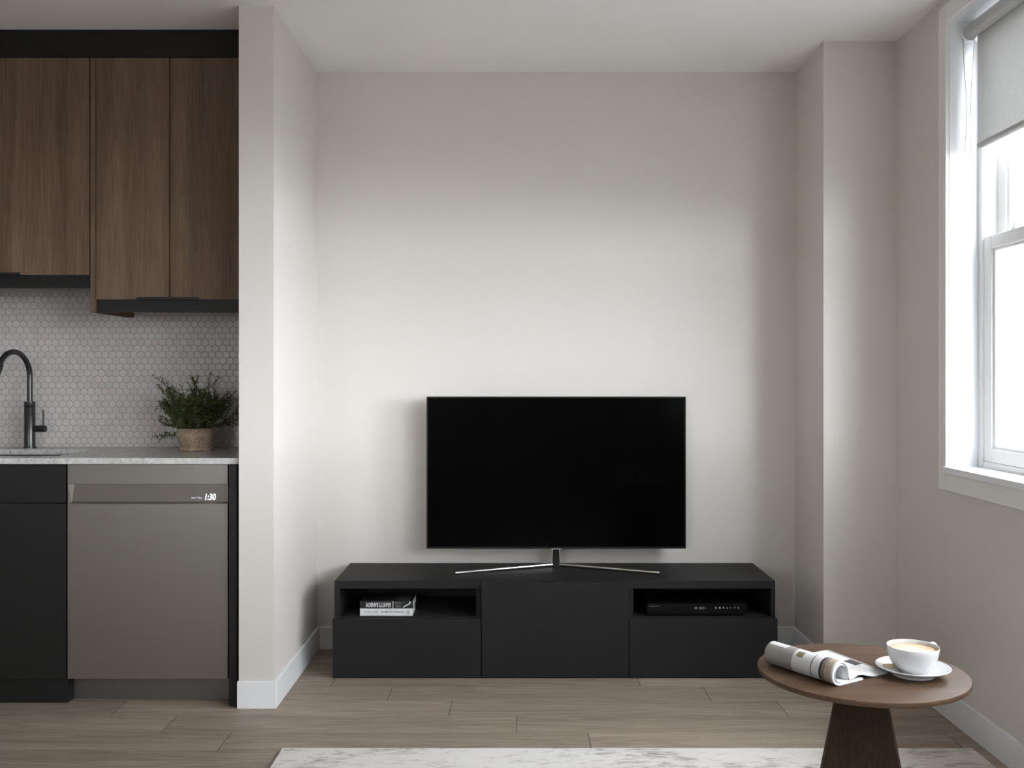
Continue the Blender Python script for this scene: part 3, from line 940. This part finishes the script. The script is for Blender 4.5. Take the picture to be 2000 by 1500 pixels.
sweep(bm, hpts, 0.0043, 14, squash=(0.85, 1.35))
link_bm('handle', bm, M_CERAMIC, cup, True)
bm = bmesh.new()
lathe(bm, [(0, 0.0500), (0.030, 0.0500), (0.0528, 0.0503), (0.0530, 0.0497), (0.050, 0.0480), (0, 0.0480)], SX, SY, CZ, 64)
link_bm('coffee', bm, M_COFFEE, cup, True)

sp = thing('teaspoon', 'small shiny golden teaspoon lying on the white saucer', 'spoon', (0.8365, 2.232, TZ + 0.0135))
A = Vector((0.8365, 2.232, TZ + 0.0170)); D = Vector((0.66, 0.75, 0.0)).normalized(); W = Vector((-D.y, D.x, 0))
D2 = Vector((0.93, 0.37, 0.0)).normalized(); W2 = Vector((-D2.y, D2.x, 0))
bm = bmesh.new()
NU, NV = 14, 24
gu = []
for i in range(NU + 1):
    r = i / NU
    row = []
    for k in range(NV):
        a = 2 * math.pi * k / NV
        ex = 0.0200 * r * math.cos(a) * (1.0 + 0.10 * math.cos(a)); ey = 0.0138 * r * math.sin(a)
        zz = -0.0055 * (1 - r * r) + 0.0012 * (ey / 0.0138)
        row.append(bm.verts.new(A + D2 * ex + W2 * ey + Vector((0, 0, zz + 0.0050))))
        if r == 0: break
    gu.append(row)
for i in range(NU):
    for k in range(NV):
        k2 = (k + 1) % NV
        if i == 0: bm.faces.new((gu[0][0], gu[1][k], gu[1][k2]))
        else: bm.faces.new((gu[i][k], gu[i + 1][k], gu[i + 1][k2], gu[i][k2]))
bmesh.ops.solidify(bm, geom=list(bm.faces), thickness=0.0011)
link_bm('spoon_bowl', bm, M_GOLD, sp, True)
bm = bmesh.new()
s0 = A + D2 * 0.018
hps = catmull([s0 + Vector((0, 0, 0.0030)), s0 + D2 * 0.006 + W2 * 0.004 + Vector((0, 0, 0.0045)), Vector((0.868, 2.272, TZ + 0.0225)), Vector((0.886, 2.293, TZ + 0.0230)), Vector((0.914, 2.323, TZ + 0.0265))], 8)
sweep(bm, hps, [0.0022] * 10 + [0.0019] * (len(hps) - 18) + [0.0032] * 8, 10, squash=(0.5, 1.3))
link_bm('spoon_handle', bm, M_GOLD, sp, True)

# ------------------------------------------------------------------ rolled newspaper
AX = Vector((0.105, -0.165, 0.0)).normalized()       # along the roll, towards the room
AU = Vector((-AX.y, AX.x, 0.0))                      # across, towards the cup
NEAR = Vector((0.7045, 2.160, TZ))                   # under the roll at its near end
LEN = 0.197
np_ = thing('newspaper', 'rolled newspaper with one side flattened, lying on the wooden table', 'newspaper', (0.66, 2.24, TZ))
def ribbon(center, th):
    """closed outline of a strip of the given thickness round a centre line of (u, w)"""
    c = [Vector((p[0], p[1], 0)) for p in center]
    up, lo = [], []
    for i, p in enumerate(c):
        t = (c[min(i + 1, len(c) - 1)] - c[max(i - 1, 0)]).normalized()
        nn = Vector((-t.y, t.x, 0))
        up.append(p + nn * th / 2); lo.append(p - nn * th / 2)
    return up, lo
def sheet_strip(name, center, th, pick, mats, ext0=0.0, ext1=0.0, rnd=0.0, nt_=44):
    cl = catmull([(u, w, 0) for u, w in center], 10)
    up, lo = ribbon(cl, th)
    ns = len(cl)
    bm = bmesh.new()
    L = LEN + ext0 + ext1
    ss = [0.0]
    for a, b in zip(cl, cl[1:]): ss.append(ss[-1] + (b - a).length)
    def P(q, t): return NEAR + AX * ext0 - AX * (t * L) + AU * (q.x + 0.034 * t * max(0.0, (q.x - 0.075) / 0.08)) + Vector((0, 0, max(q.y, 0.0004)))
    U = [[bm.verts.new(P(up[i], t / nt_)) for t in range(nt_ + 1)] for i in range(ns)]
    Lw = [[bm.verts.new(P(lo[i], t / nt_)) for t in range(nt_ + 1)] for i in range(ns)]
    for i in range(ns - 1):
        for t in range(nt_):
            f = bm.faces.new((U[i][t], U[i + 1][t], U[i + 1][t + 1], U[i][t + 1])); f.material_index = pick(0, ss[i], t / nt_, cl[i]); f.smooth = True
            f = bm.faces.new((Lw[i][t], Lw[i][t + 1], Lw[i + 1][t + 1], Lw[i + 1][t])); f.material_index = pick(1, ss[i], t / nt_, cl[i]); f.smooth = True
        for t in (0, nt_):
            bm.faces.new((U[i][t], Lw[i][t], Lw[i + 1][t], U[i + 1][t]))
    for i in (0, ns - 1):
        for t in range(nt_):
            bm.faces.new((U[i][t], U[i][t + 1], Lw[i][t + 1], Lw[i][t]))
    return link_bm(name, bm, mats, np_)
PM = [M_PAPER, M_PAPER_GREY, M_PAPER_TAN, M_PAPER_BROWN, M_PAPER_OLIVE, M_INK]
#  the centre line: flat tail by the cup, a wave, the valley, up and over the roll, under it and out
outer = [(0.156, 0.0030), (0.134, 0.0032), (0.112, 0.0040), (0.090, 0.0085), (0.070, 0.0140), (0.052, 0.0150), (0.040, 0.0105), (0.0315, 0.0090),
         (0.0265, 0.0150), (0.0255, 0.0270), (0.0205, 0.0400), (0.0090, 0.0485), (-0.0060, 0.0500), (-0.0190, 0.0430), (-0.0255, 0.0300),
         (-0.0245, 0.0160), (-0.0150, 0.0060), (0.0010, 0.0026), (0.0250, 0.0026), (0.0500, 0.0026), (0.072, 0.0030)]
def pick_outer(side, s, t, c):
    # side 0 is the face on the outside of the roll once it has gone over the top
    u, w = c.x, c.y
    ang = math.degrees(math.atan2(w - 0.027, u))      # round the roll: 90 = top, 180 = left
    on_roll = s > 0.165
    if side == 1:
        if not on_roll: # upper face of the flat part
            if u > 0.150: return 1 if t > 0.15 else 0
            if 0.128 < u < 0.150 and 0.36 < t < 0.56: return 5
            if 0.150 > u > 0.120 and t > 0.55: return 0
            if 0.075 < u < 0.112 and 0.06 < t < 0.30: return 2 if int(t * 60) % 3 else 0
            if t > 0.80 and u > 0.06: return 0
            if 0.06 < u < 0.14 and int(s * 330) % 4 == 0 and 0.1 < t < 0.7: return 1
            return 0
        if on_roll and s < 0.37:
            if t > 0.58:
                if 62 < ang < 116 and t > 0.72: return 0
                return 1
            if t > 0.40:
                if 110 < ang < 145 and 0.44 < t < 0.54: return 4
                if ang > 150 or ang < -100: return 0
                return 0
            if 0.30 < t <= 0.315: return 3
            if 0.235 < t <= 0.30: return 0
            if 0.165 < t <= 0.185: return 5
            if 0.11 < t <= 0.165: return 3
            if 0.03 < t <= 0.11: 
                if 0.085 < t < 0.10 and 118 < ang < 150 and int(ang) % 7 < 3: return 5
                return 2
            return 0
    return 0
sheet_strip('outer_pages', outer, 0.0042, pick_outer, PM, nt_=66)
inner = [(0.0205, 0.0090), (0.0215, 0.0260), (0.0165, 0.0370), (0.0070, 0.0435), (-0.0050, 0.0445), (-0.0150, 0.0390), (-0.0203, 0.0290), (-0.0195, 0.0180), (-0.0120, 0.0095), (0.0005, 0.0068), (0.0180, 0.0062), (0.040, 0.0062)]
sheet_strip('inner_pages', inner, 0.0034, lambda side, s, t, c: 0, [M_PAPER], -0.0015, 0.0, nt_=12)
for k in range(3):
    q = 0.0022 * (k + 1)
    cl = [(u * (1 - q * 14), 0.027 + (w - 0.027) * (1 - q * 14)) for u, w in inner[:-2]]
    if k < 1: sheet_strip('loose_page', cl, 0.0006, lambda side, s, t, c: 0, [M_PAPER], 0.0005, 0.0, nt_=6)

# ------------------------------------------------------------------ kitchen: base run
BF = 3.715
bc = thing('base_cabinet', 'black sink cabinet with a drawer front beside the steel dishwasher', 'cabinet', (-2.2, 4.0, 0.0))
BX0, BX1 = -2.70, -1.6865
bm = bmesh.new()
bx(bm, BX0, BX0 + 0.018, BF + 0.02, KY - 0.002, 0.09, 0.896)
bx(bm, BX1 - 0.018, BX1, BF + 0.02, KY - 0.002, 0.09, 0.896)
bx(bm, BX0, BX1, BF + 0.02, KY - 0.002, 0.09, 0.108)
bx(bm, BX0, BX1, KY - 0.012, KY - 0.002, 0.09, 0.896)
bx(bm, BX0, BX1, BF + 0.02, BF + 0.04, 0.70, 0.896)
link_bm('carcass', bm, M_BLACKCAB, bc)
box('drawer_front', BX0 + 0.002, BX1 + 0.0035, BF, BF + 0.019, 0.7515, 0.8930, M_BLACKCAB, bc, 0.001)
box('door', BX0 + 0.002, BX1 + 0.0035, BF, BF + 0.019, 0.0920, 0.7475, M_BLACKCAB, bc, 0.001)
bm = bmesh.new(); bx(bm, BX0, -1.680, 3.728, KY - 0.002, 0.0, 0.0905, 0.0005, 1)
link_bm('toe_kick', bm, M_BLACKCAB, bc)

dw = thing('dishwasher', 'dark stainless steel dishwasher with a lit clock under the worktop', 'dishwasher', (-1.377, 4.0, 0.0))
DX0, DX1 = -1.6765, -1.0785
box('tub', DX0 + 0.012, DX1 - 0.008, BF + 0.045, KY - 0.03, 0.09, 0.893, M_BLACKCAB, dw)
bm = bmesh.new(); bx(bm, DX0, DX1, BF, BF + 0.042, 0.8200, 0.8940, 0.0012, 2)
link_bm('top_panel', bm, M_STEEL, dw)
bm = bmesh.new(); bx(bm, DX0, DX1, BF, BF + 0.042, 0.0930, 0.7465, 0.0012, 2)
link_bm('door', bm, M_STEEL, dw)
# pocket handle: a sloping recess with slanted cheeks
bm = bmesh.new()
zt_, zb_ = 0.8195, 0.7480
yt_, ybm = BF + 0.017, BF + 0.021
def quad(*p): bm.faces.new([bm.verts.new(q) for q in p])
xa, xb = DX0 + 0.001, DX1 + 0.0005
c1, c2 = 0.018, 0.004
quad((xa + c1, yt_, zt_), (xb - c2, yt_, zt_), (xb - c2, ybm + 0.001, zb_ + 0.004), (xa + c1 * 0.35, ybm + 0.001, zb_ + 0.004))
quad((xa, BF, zt_), (xa + c1, yt_, zt_), (xa + c1 * 0.35, ybm + 0.001, zb_ + 0.004), (xa, BF, zb_))
quad((xb, BF, zt_), (xb - c2, yt_, zt_), (xb - c2, ybm + 0.001, zb_ + 0.004), (xb, BF, zb_))
quad((xa, BF - 0.0005, zb_), (xb, BF - 0.0005, zb_), (xb - c2, ybm + 0.001, zb_ + 0.004), (xa + c1 * 0.35, ybm + 0.001, zb_ + 0.004))
bmesh.ops.remove_doubles(bm, verts=bm.verts, dist=0.0004)
bmesh.ops.solidify(bm, geom=list(bm.faces), thickness=0.0008)
pk = link_bm('pocket_handle', bm, M_STEEL, dw)
def slope_letters(nm, body, x0, x1, z0, z1, mat, **kw):
    o = letters(nm, body, x0, x1, z0, z1, 0.0, mat, pk, **kw)
    off = woff(pk)
    for v in o.data.vertices:
        z = v.co.z + off.z
        f = (z - zb_ - 0.004) / (zt_ - zb_ - 0.004)
        v.co.y += ybm + 0.001 + (yt_ - ybm - 0.001) * f - 0.0022
    return o
def dxp(px): return (px - 1009) * 3.73 / 1944
slope_letters('clock_digits', '1:30', dxp(399.5), dxp(421.5), 1.219 - 240.5 * 3.73 / 1944, 1.219 - 227.0 * 3.73 / 1944, M_LED, shear=0.22, bold=0.035)
slope_letters('display_lettering', 'Smart Thing', dxp(373), dxp(393.5), 1.219 - 238.5 * 3.73 / 1944, 1.219 - 233.2 * 3.73 / 1944, M_LED_TEXT, bold=0.012)
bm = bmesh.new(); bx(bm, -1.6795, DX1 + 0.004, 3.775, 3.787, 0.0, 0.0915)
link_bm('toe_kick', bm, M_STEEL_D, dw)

ep = thing('end_panel', 'narrow black end panel between the dishwasher and the white wall stub', 'panel', (-1.045, 4.0, 0.0))
box('panel_board', -1.0665, -1.0375, 3.690, KY - 0.002, 0.0, 0.896, M_BLACKCAB, ep, 0.0008)
box('filler_strip', -1.0370, PX0 - 0.0005, 3.700, KY - 0.002, 0.0, 0.896, M_BLACKCAB, ep)

# worktop with the sink opening
WT0, WT1 = 0.8975, 0.920
HX0, HX1, HY0, HY1 = -2.42, -1.7475, 3.80, 4.135
bm = bmesh.new()
xs = [BX0 - 0.02, HX0, HX1, PX0 - 0.0005]
ys = [3.690, HY0, HY1, KY - 0.0005]
g = {}
for z in (WT0, WT1):
    for i, x in enumerate(xs):
        for j, y in enumerate(ys): g[i, j, z] = bm.verts.new((x, y, z))
for i in range(3):
    for j in range(3):
        if i == 1 and j == 1: continue
        bm.faces.new((g[i, j, WT1], g[i + 1, j, WT1], g[i + 1, j + 1, WT1], g[i, j + 1, WT1]))
        bm.faces.new((g[i, j, WT0], g[i, j + 1, WT0], g[i + 1, j + 1, WT0], g[i + 1, j, WT0]))
for i in range(3):
    bm.faces.new((g[i, 0, WT0], g[i + 1, 0, WT0], g[i + 1, 0, WT1], g[i, 0, WT1]))
    bm.faces.new((g[i, 3, WT0], g[i, 3, WT1], g[i + 1, 3, WT1], g[i + 1, 3, WT0]))
for j in range(3):
    bm.faces.new((g[0, j, WT0], g[0, j, WT1], g[0, j + 1, WT1], g[0, j + 1, WT0]))
    bm.faces.new((g[3, j, WT0], g[3, j + 1, WT0], g[3, j + 1, WT1], g[3, j, WT1]))
for a, b in (((1, 1), (2, 1)), ((2, 1), (2, 2)), ((2, 2), (1, 2)), ((1, 2), (1, 1))):
    bm.faces.new((g[(*a, WT0)], g[(*a, WT1)], g[(*b, WT1)], g[(*b, WT0)]))
tag(link_bm('worktop', bm, M_QUARTZ), 'pale grey speckled stone worktop over the black cabinets', 'worktop')

bm = bmesh.new()
sk = 0.012
bx(bm, HX0 - sk, HX1 + sk, HY0 - sk, HY0, 0.715, WT0 - 0.0005)
bx(bm, HX0 - sk, HX1 + sk, HY1, HY1 + sk, 0.715, WT0 - 0.0005)
bx(bm, HX0 - sk, HX0, HY0, HY1, 0.715, WT0 - 0.0005)
bx(bm, HX1, HX1 + sk, HY0, HY1, 0.715, WT0 - 0.0005)
bx(bm, HX0 - sk, HX1 + sk, HY0 - sk, HY1 + sk, 0.705, 0.715)
sk_ = thing('sink', 'black undermounted sink set into the stone worktop', 'sink', ((HX0 + HX1) / 2, (HY0 + HY1) / 2, 0.705))
link_bm('basin', bm, M_SINK, sk_)

# ------------------------------------------------------------------ tap
FX, FY = -2.060, 4.212
fa = thing('kitchen_faucet', 'tall black gooseneck kitchen tap behind the sink', 'faucet', (FX, FY, WT1))
bm = bmesh.new(); lathe(bm, [(0, 0), (0.0265, 0), (0.0265, 0.004), (0.024, 0.006), (0, 0.006)], FX, FY, WT1, 40)
link_bm('base_ring', bm, M_TAP, fa, True)
bm = bmesh.new(); lathe(bm, [(0, 0.006), (0.0222, 0.006), (0.0222, 0.1720), (0.0216, 0.1728), (0.0222, 0.1736), (0.0222, 0.1965), (0.021, 0.1975), (0, 0.1975)], FX, FY, WT1, 40)
link_bm('body', bm, M_TAP, fa, True)
R = 0.105
dv = Vector((-0.135, -0.991, 0.0)).normalized()
pts = [Vector((FX, FY, WT1 + 0.19)), Vector((FX, FY, 1.20))]
zc = 1.219
last = None
for k in range(0, 27):
    a = math.radians(152) * k / 26
    pts.append(Vector((FX, FY, zc)) + dv * (R * (1 - math.cos(a))) + Vector((0, 0, R * math.sin(a))))
tdir = (pts[-1] - pts[-2]).normalized()
bm = bmesh.new(); sweep(bm, pts, 0.0114, 24)
link_bm('spout', bm, M_TAP, fa, True)
h0 = pts[-1] - tdir * 0.002
bm = bmesh.new()
sweep(bm, [h0, h0 + tdir * 0.038, h0 + tdir * 0.040, h0 + tdir * 0.042, h0 + tdir * 0.14, h0 + tdir * 0.145], [0.0155, 0.0165, 0.0160, 0.0165, 0.0150, 0.0120], 28)
link_bm('spray_head', bm, M_TAP, fa, True)
hz = 1.219 - (837.5 - 737) * 4.205 / 1944
bm = bmesh.new()
sweep(bm, [(FX + 0.018, FY - 0.002, hz), (FX + 0.0675, FY - 0.002, hz), (FX + 0.0690, FY - 0.002, hz)], [0.0138, 0.0138, 0.0125], 28)
hd = link_bm('handle', bm, M_BLACKMETAL, fa, True)
bm = bmesh.new(); sweep(bm, [(FX + 0.0575, FY - 0.002, hz + 0.010), (FX + 0.0575, FY - 0.002, hz + 0.0795)], 0.0028, 12)
link_bm('lever', bm, M_BLACKMETAL, hd, True)

# ------------------------------------------------------------------ upper cabinets
UF, UB = 3.922, KY - 0.001
fx = box('cabinet_fascia', BX0 - 0.02, PX0 - 0.001, UF - 0.002, UF + 0.20, 2.4815, ZC - 0.0005, M_BLACKCAB, None, 0.0008)
tag(fx, 'black filler board between the brown wall cabinets and the ceiling', 'panel')

def tab_handle(parent, xa, xb, z):
    bm = bmesh.new()
    bx(bm, xa, xb, UF - 0.010, UF + 0.012, z - 0.0012, z + 0.0008, 0.0004, 1)
    bx(bm, xa, xb, UF - 0.012, UF - 0.0095, z - 0.0012, z + 0.0085, 0.0006, 1)
    return link_bm('handle', bm, M_BLACKMETAL, parent)

wl = thing('wall_cabinet', 'shorter brown wall cabinet above the tap, left of the wood side board', 'cabinet', (-2.2, UF, 1.57), 'brown wall cabinets')
LX0, LX1 = BX0, -1.6845
zL = 1.6225
bm = bmesh.new()
bx(bm, LX0, LX1, UF + 0.021, UB, zL + 0.002, 2.480)
link_bm('carcass', bm, M_BLACKCAB, wl)
for a, b in ((LX0, LX0 + 0.310), (LX0 + 0.314, LX0 + 0.624), (LX0 + 0.628, LX1 - 0.001)):
    d_ = box('door', a, b, UF, UF + 0.019, zL, 2.4785, M_WALNUT, wl, 0.0008)
    if b > LX1 - 0.01:
        tab_handle(d_, -2.09, -1.950, zL)
box('valance', LX0, LX1 + 0.0005, UF + 0.012, UF + 0.030, 1.5715, zL - 0.0015, M_BLACKCAB, wl)

wr = thing('wall_cabinet', 'lower hung brown two door wall cabinet beside the white wall stub', 'cabinet', (-1.35, UF, 1.478), 'brown wall cabinets')
zR = 1.5260
GX0, GX1 = -1.6800, -1.6525
bm = bmesh.new(); bx(bm, GX0, GX1 - 0.0075, UF, UB, 1.4770, 2.4785, 0.0006, 1)
bx(bm, GX0 + 0.001, GX1, UF + 0.022, UB, 1.4770, 2.4785)
link_bm('side_board', bm, M_WALNUT, wr)
bm = bmesh.new(); bx(bm, GX1 + 0.0005, PX0 - 0.002, UF + 0.021, UB, zR + 0.002, 2.480)
link_bm('carcass', bm, M_BLACKCAB, wr)
d1 = box('door', GX1 - 0.0045, -1.3690, UF, UF + 0.019, zR, 2.4785, M_WALNUT, wr, 0.0008)
d2 = box('door', -1.3650, -1.0650, UF, UF + 0.019, zR, 2.4785, M_WALNUT, wr, 0.0008)
box('filler_strip', -1.0635, PX0 - 0.001, UF, UF + 0.019, zR, 2.4785, M_WALNUT, wr)
tab_handle(d1, -1.4955, -1.3700, zR)
tab_handle(d2, -1.3640, -1.2480, zR)
box('valance', GX1 + 0.0005, PX0 - 0.001, UF + 0.008, UF + 0.026, 1.4765, zR - 0.0015, M_BLACKCAB, wr)

# ------------------------------------------------------------------ potted plant
random.seed(7)
PXC, PYC = -1.316, 4.085
pp = thing('potted_plant', 'bushy green herb in a speckled stoneware pot on the worktop', 'plant', (PXC, PYC, WT1))
bm = bmesh.new()
lathe(bm, [(0, 0.001), (0.066, 0.0), (0.0695, 0.003), (0.0700, 0.010), (0.0680, 0.0135), (0.0645, 0.0150), (0, 0.0150)], PXC, PYC, WT1, 56)
link_bm('pot_foot', bm, M_POT, pp, True)
bm = bmesh.new()
lathe(bm, [(0, 0.0145), (0.0600, 0.0145), (0.0615, 0.0190), (0.0690, 0.0390), (0.0775, 0.0560), (0.0806, 0.0620), (0.0808, 0.0655), (0.0770, 0.0730), (0.0695, 0.0850), (0.0660, 0.0905), (0.0645, 0.0912), (0.0630, 0.0900), (0.0640, 0.0800), (0, 0.0780)], PXC, PYC, WT1, 72)
link_bm('pot', bm, M_POT, pp, True)
bm = bmesh.new()
lathe(bm, [(0, 0.0800), (0.0630, 0.0795), (0.0630, 0.0830), (0.03, 0.0870), (0, 0.0880)], PXC, PYC, WT1, 40)
link_bm('soil', bm, M_SOIL, pp, True)
st_bm = bmesh.new(); lf_bm = bmesh.new()
def leaf(p, d, L, w):
    d = d.normalized()
    a = Vector((random.gauss(0, 1), random.gauss(0, 1), random.gauss(0, 1)))
    s = d.cross(a)
    if s.length < 1e-4: return
    s.normalize()
    nrm = s.cross(d)
    v = [lf_bm.verts.new(q) for q in (p, p + d * L * 0.45 + s * w, p + d * L + nrm * L * 0.12, p + d * L * 0.45 - s * w)]
    mid = lf_bm.verts.new(p + d * L * 0.5 + nrm * L * 0.10)
    for i in range(4): lf_bm.faces.new((v[i], v[(i + 1) % 4], mid))
def inside(q):
    return q.x < PX0 - 0.008 and q.y < KY - 0.010 and q.z > WT1 + 0.03
def twig(p, d, L, r, depth):
    n_ = max(4, int(L / 0.012))
    q = p.copy(); pts_ = [q.copy()]
    dd = d.normalized()
    for i in range(n_):
        dd = (dd + Vector((random.gauss(0, 0.13), random.gauss(0, 0.13), random.gauss(0.03, 0.10)))).normalized()
        q = q + dd * (L / n_)
        if not inside(q): break
        pts_.append(q.copy())
        f = i / n_
        if depth > 0 or f > 0.10:
            for _ in range(5):
                ld = (dd * 0.7 + Vector((random.gauss(0, 0.75), random.gauss(0, 0.75), random.gauss(0.15, 0.6))))
                lq = q + Vector((random.gauss(0, 0.002), random.gauss(0, 0.002), random.gauss(0, 0.003)))
                if inside(lq + ld.normalized() * 0.012): leaf(lq, ld, random.uniform(0.007, 0.0125), random.uniform(0.0017, 0.0030))
        if depth == 0 and i > 1 and random.random() < 0.85:
            sd = (dd + Vector((random.gauss(0, 0.7), random.gauss(0, 0.7), random.gauss(0.1, 0.45)))).normalized()
            twig(q, sd, random.uniform(0.025, 0.060), r * 0.6, 1)
    if len(pts_) > 2: sweep(st_bm, pts_, [r * (1 - 0.6 * i / len(pts_)) for i in range(len(pts_))], 5)
base_z = WT1 + 0.084
NS = 58
for k in range(NS):
    az_ = 2 * math.pi * (k * 0.381966) + random.uniform(-0.3, 0.3)
    tilt = math.radians(5 + 58 * math.sqrt((k + 0.5) / NS))
    L = random.uniform(0.125, 0.180) * (1.0 - 0.28 * (tilt / 1.1) ** 2)
    d = Vector((math.sin(tilt) * math.cos(az_), math.sin(tilt) * math.sin(az_), math.cos(tilt)))
    r0 = 0.045 * math.sqrt((k + 0.5) / NS)
    twig(Vector((PXC + r0 * math.cos(az_), PYC + r0 * math.sin(az_), base_z)), d, L, 0.0013, 0)
for tx, tz, L in ((-0.13, 0.86, 0.235), (0.06, 1.0, 0.20), (0.50, 0.85, 0.20), (-0.50, 0.80, 0.21), (0.86, 0.62, 0.20), (-0.85, 0.55, 0.17), (-0.96, 0.10, 0.125), (-0.80, -0.10, 0.12), (0.95, 0.30, 0.160)):
    twig(Vector((PXC + 0.02 * tx, PYC, base_z)), Vector((tx, random.uniform(-0.15, 0.05), tz)), L, 0.0014, 0)
link_bm('stems', st_bm, M_STEM, pp)
fo = link_bm('foliage', lf_bm, M_LEAF, pp)
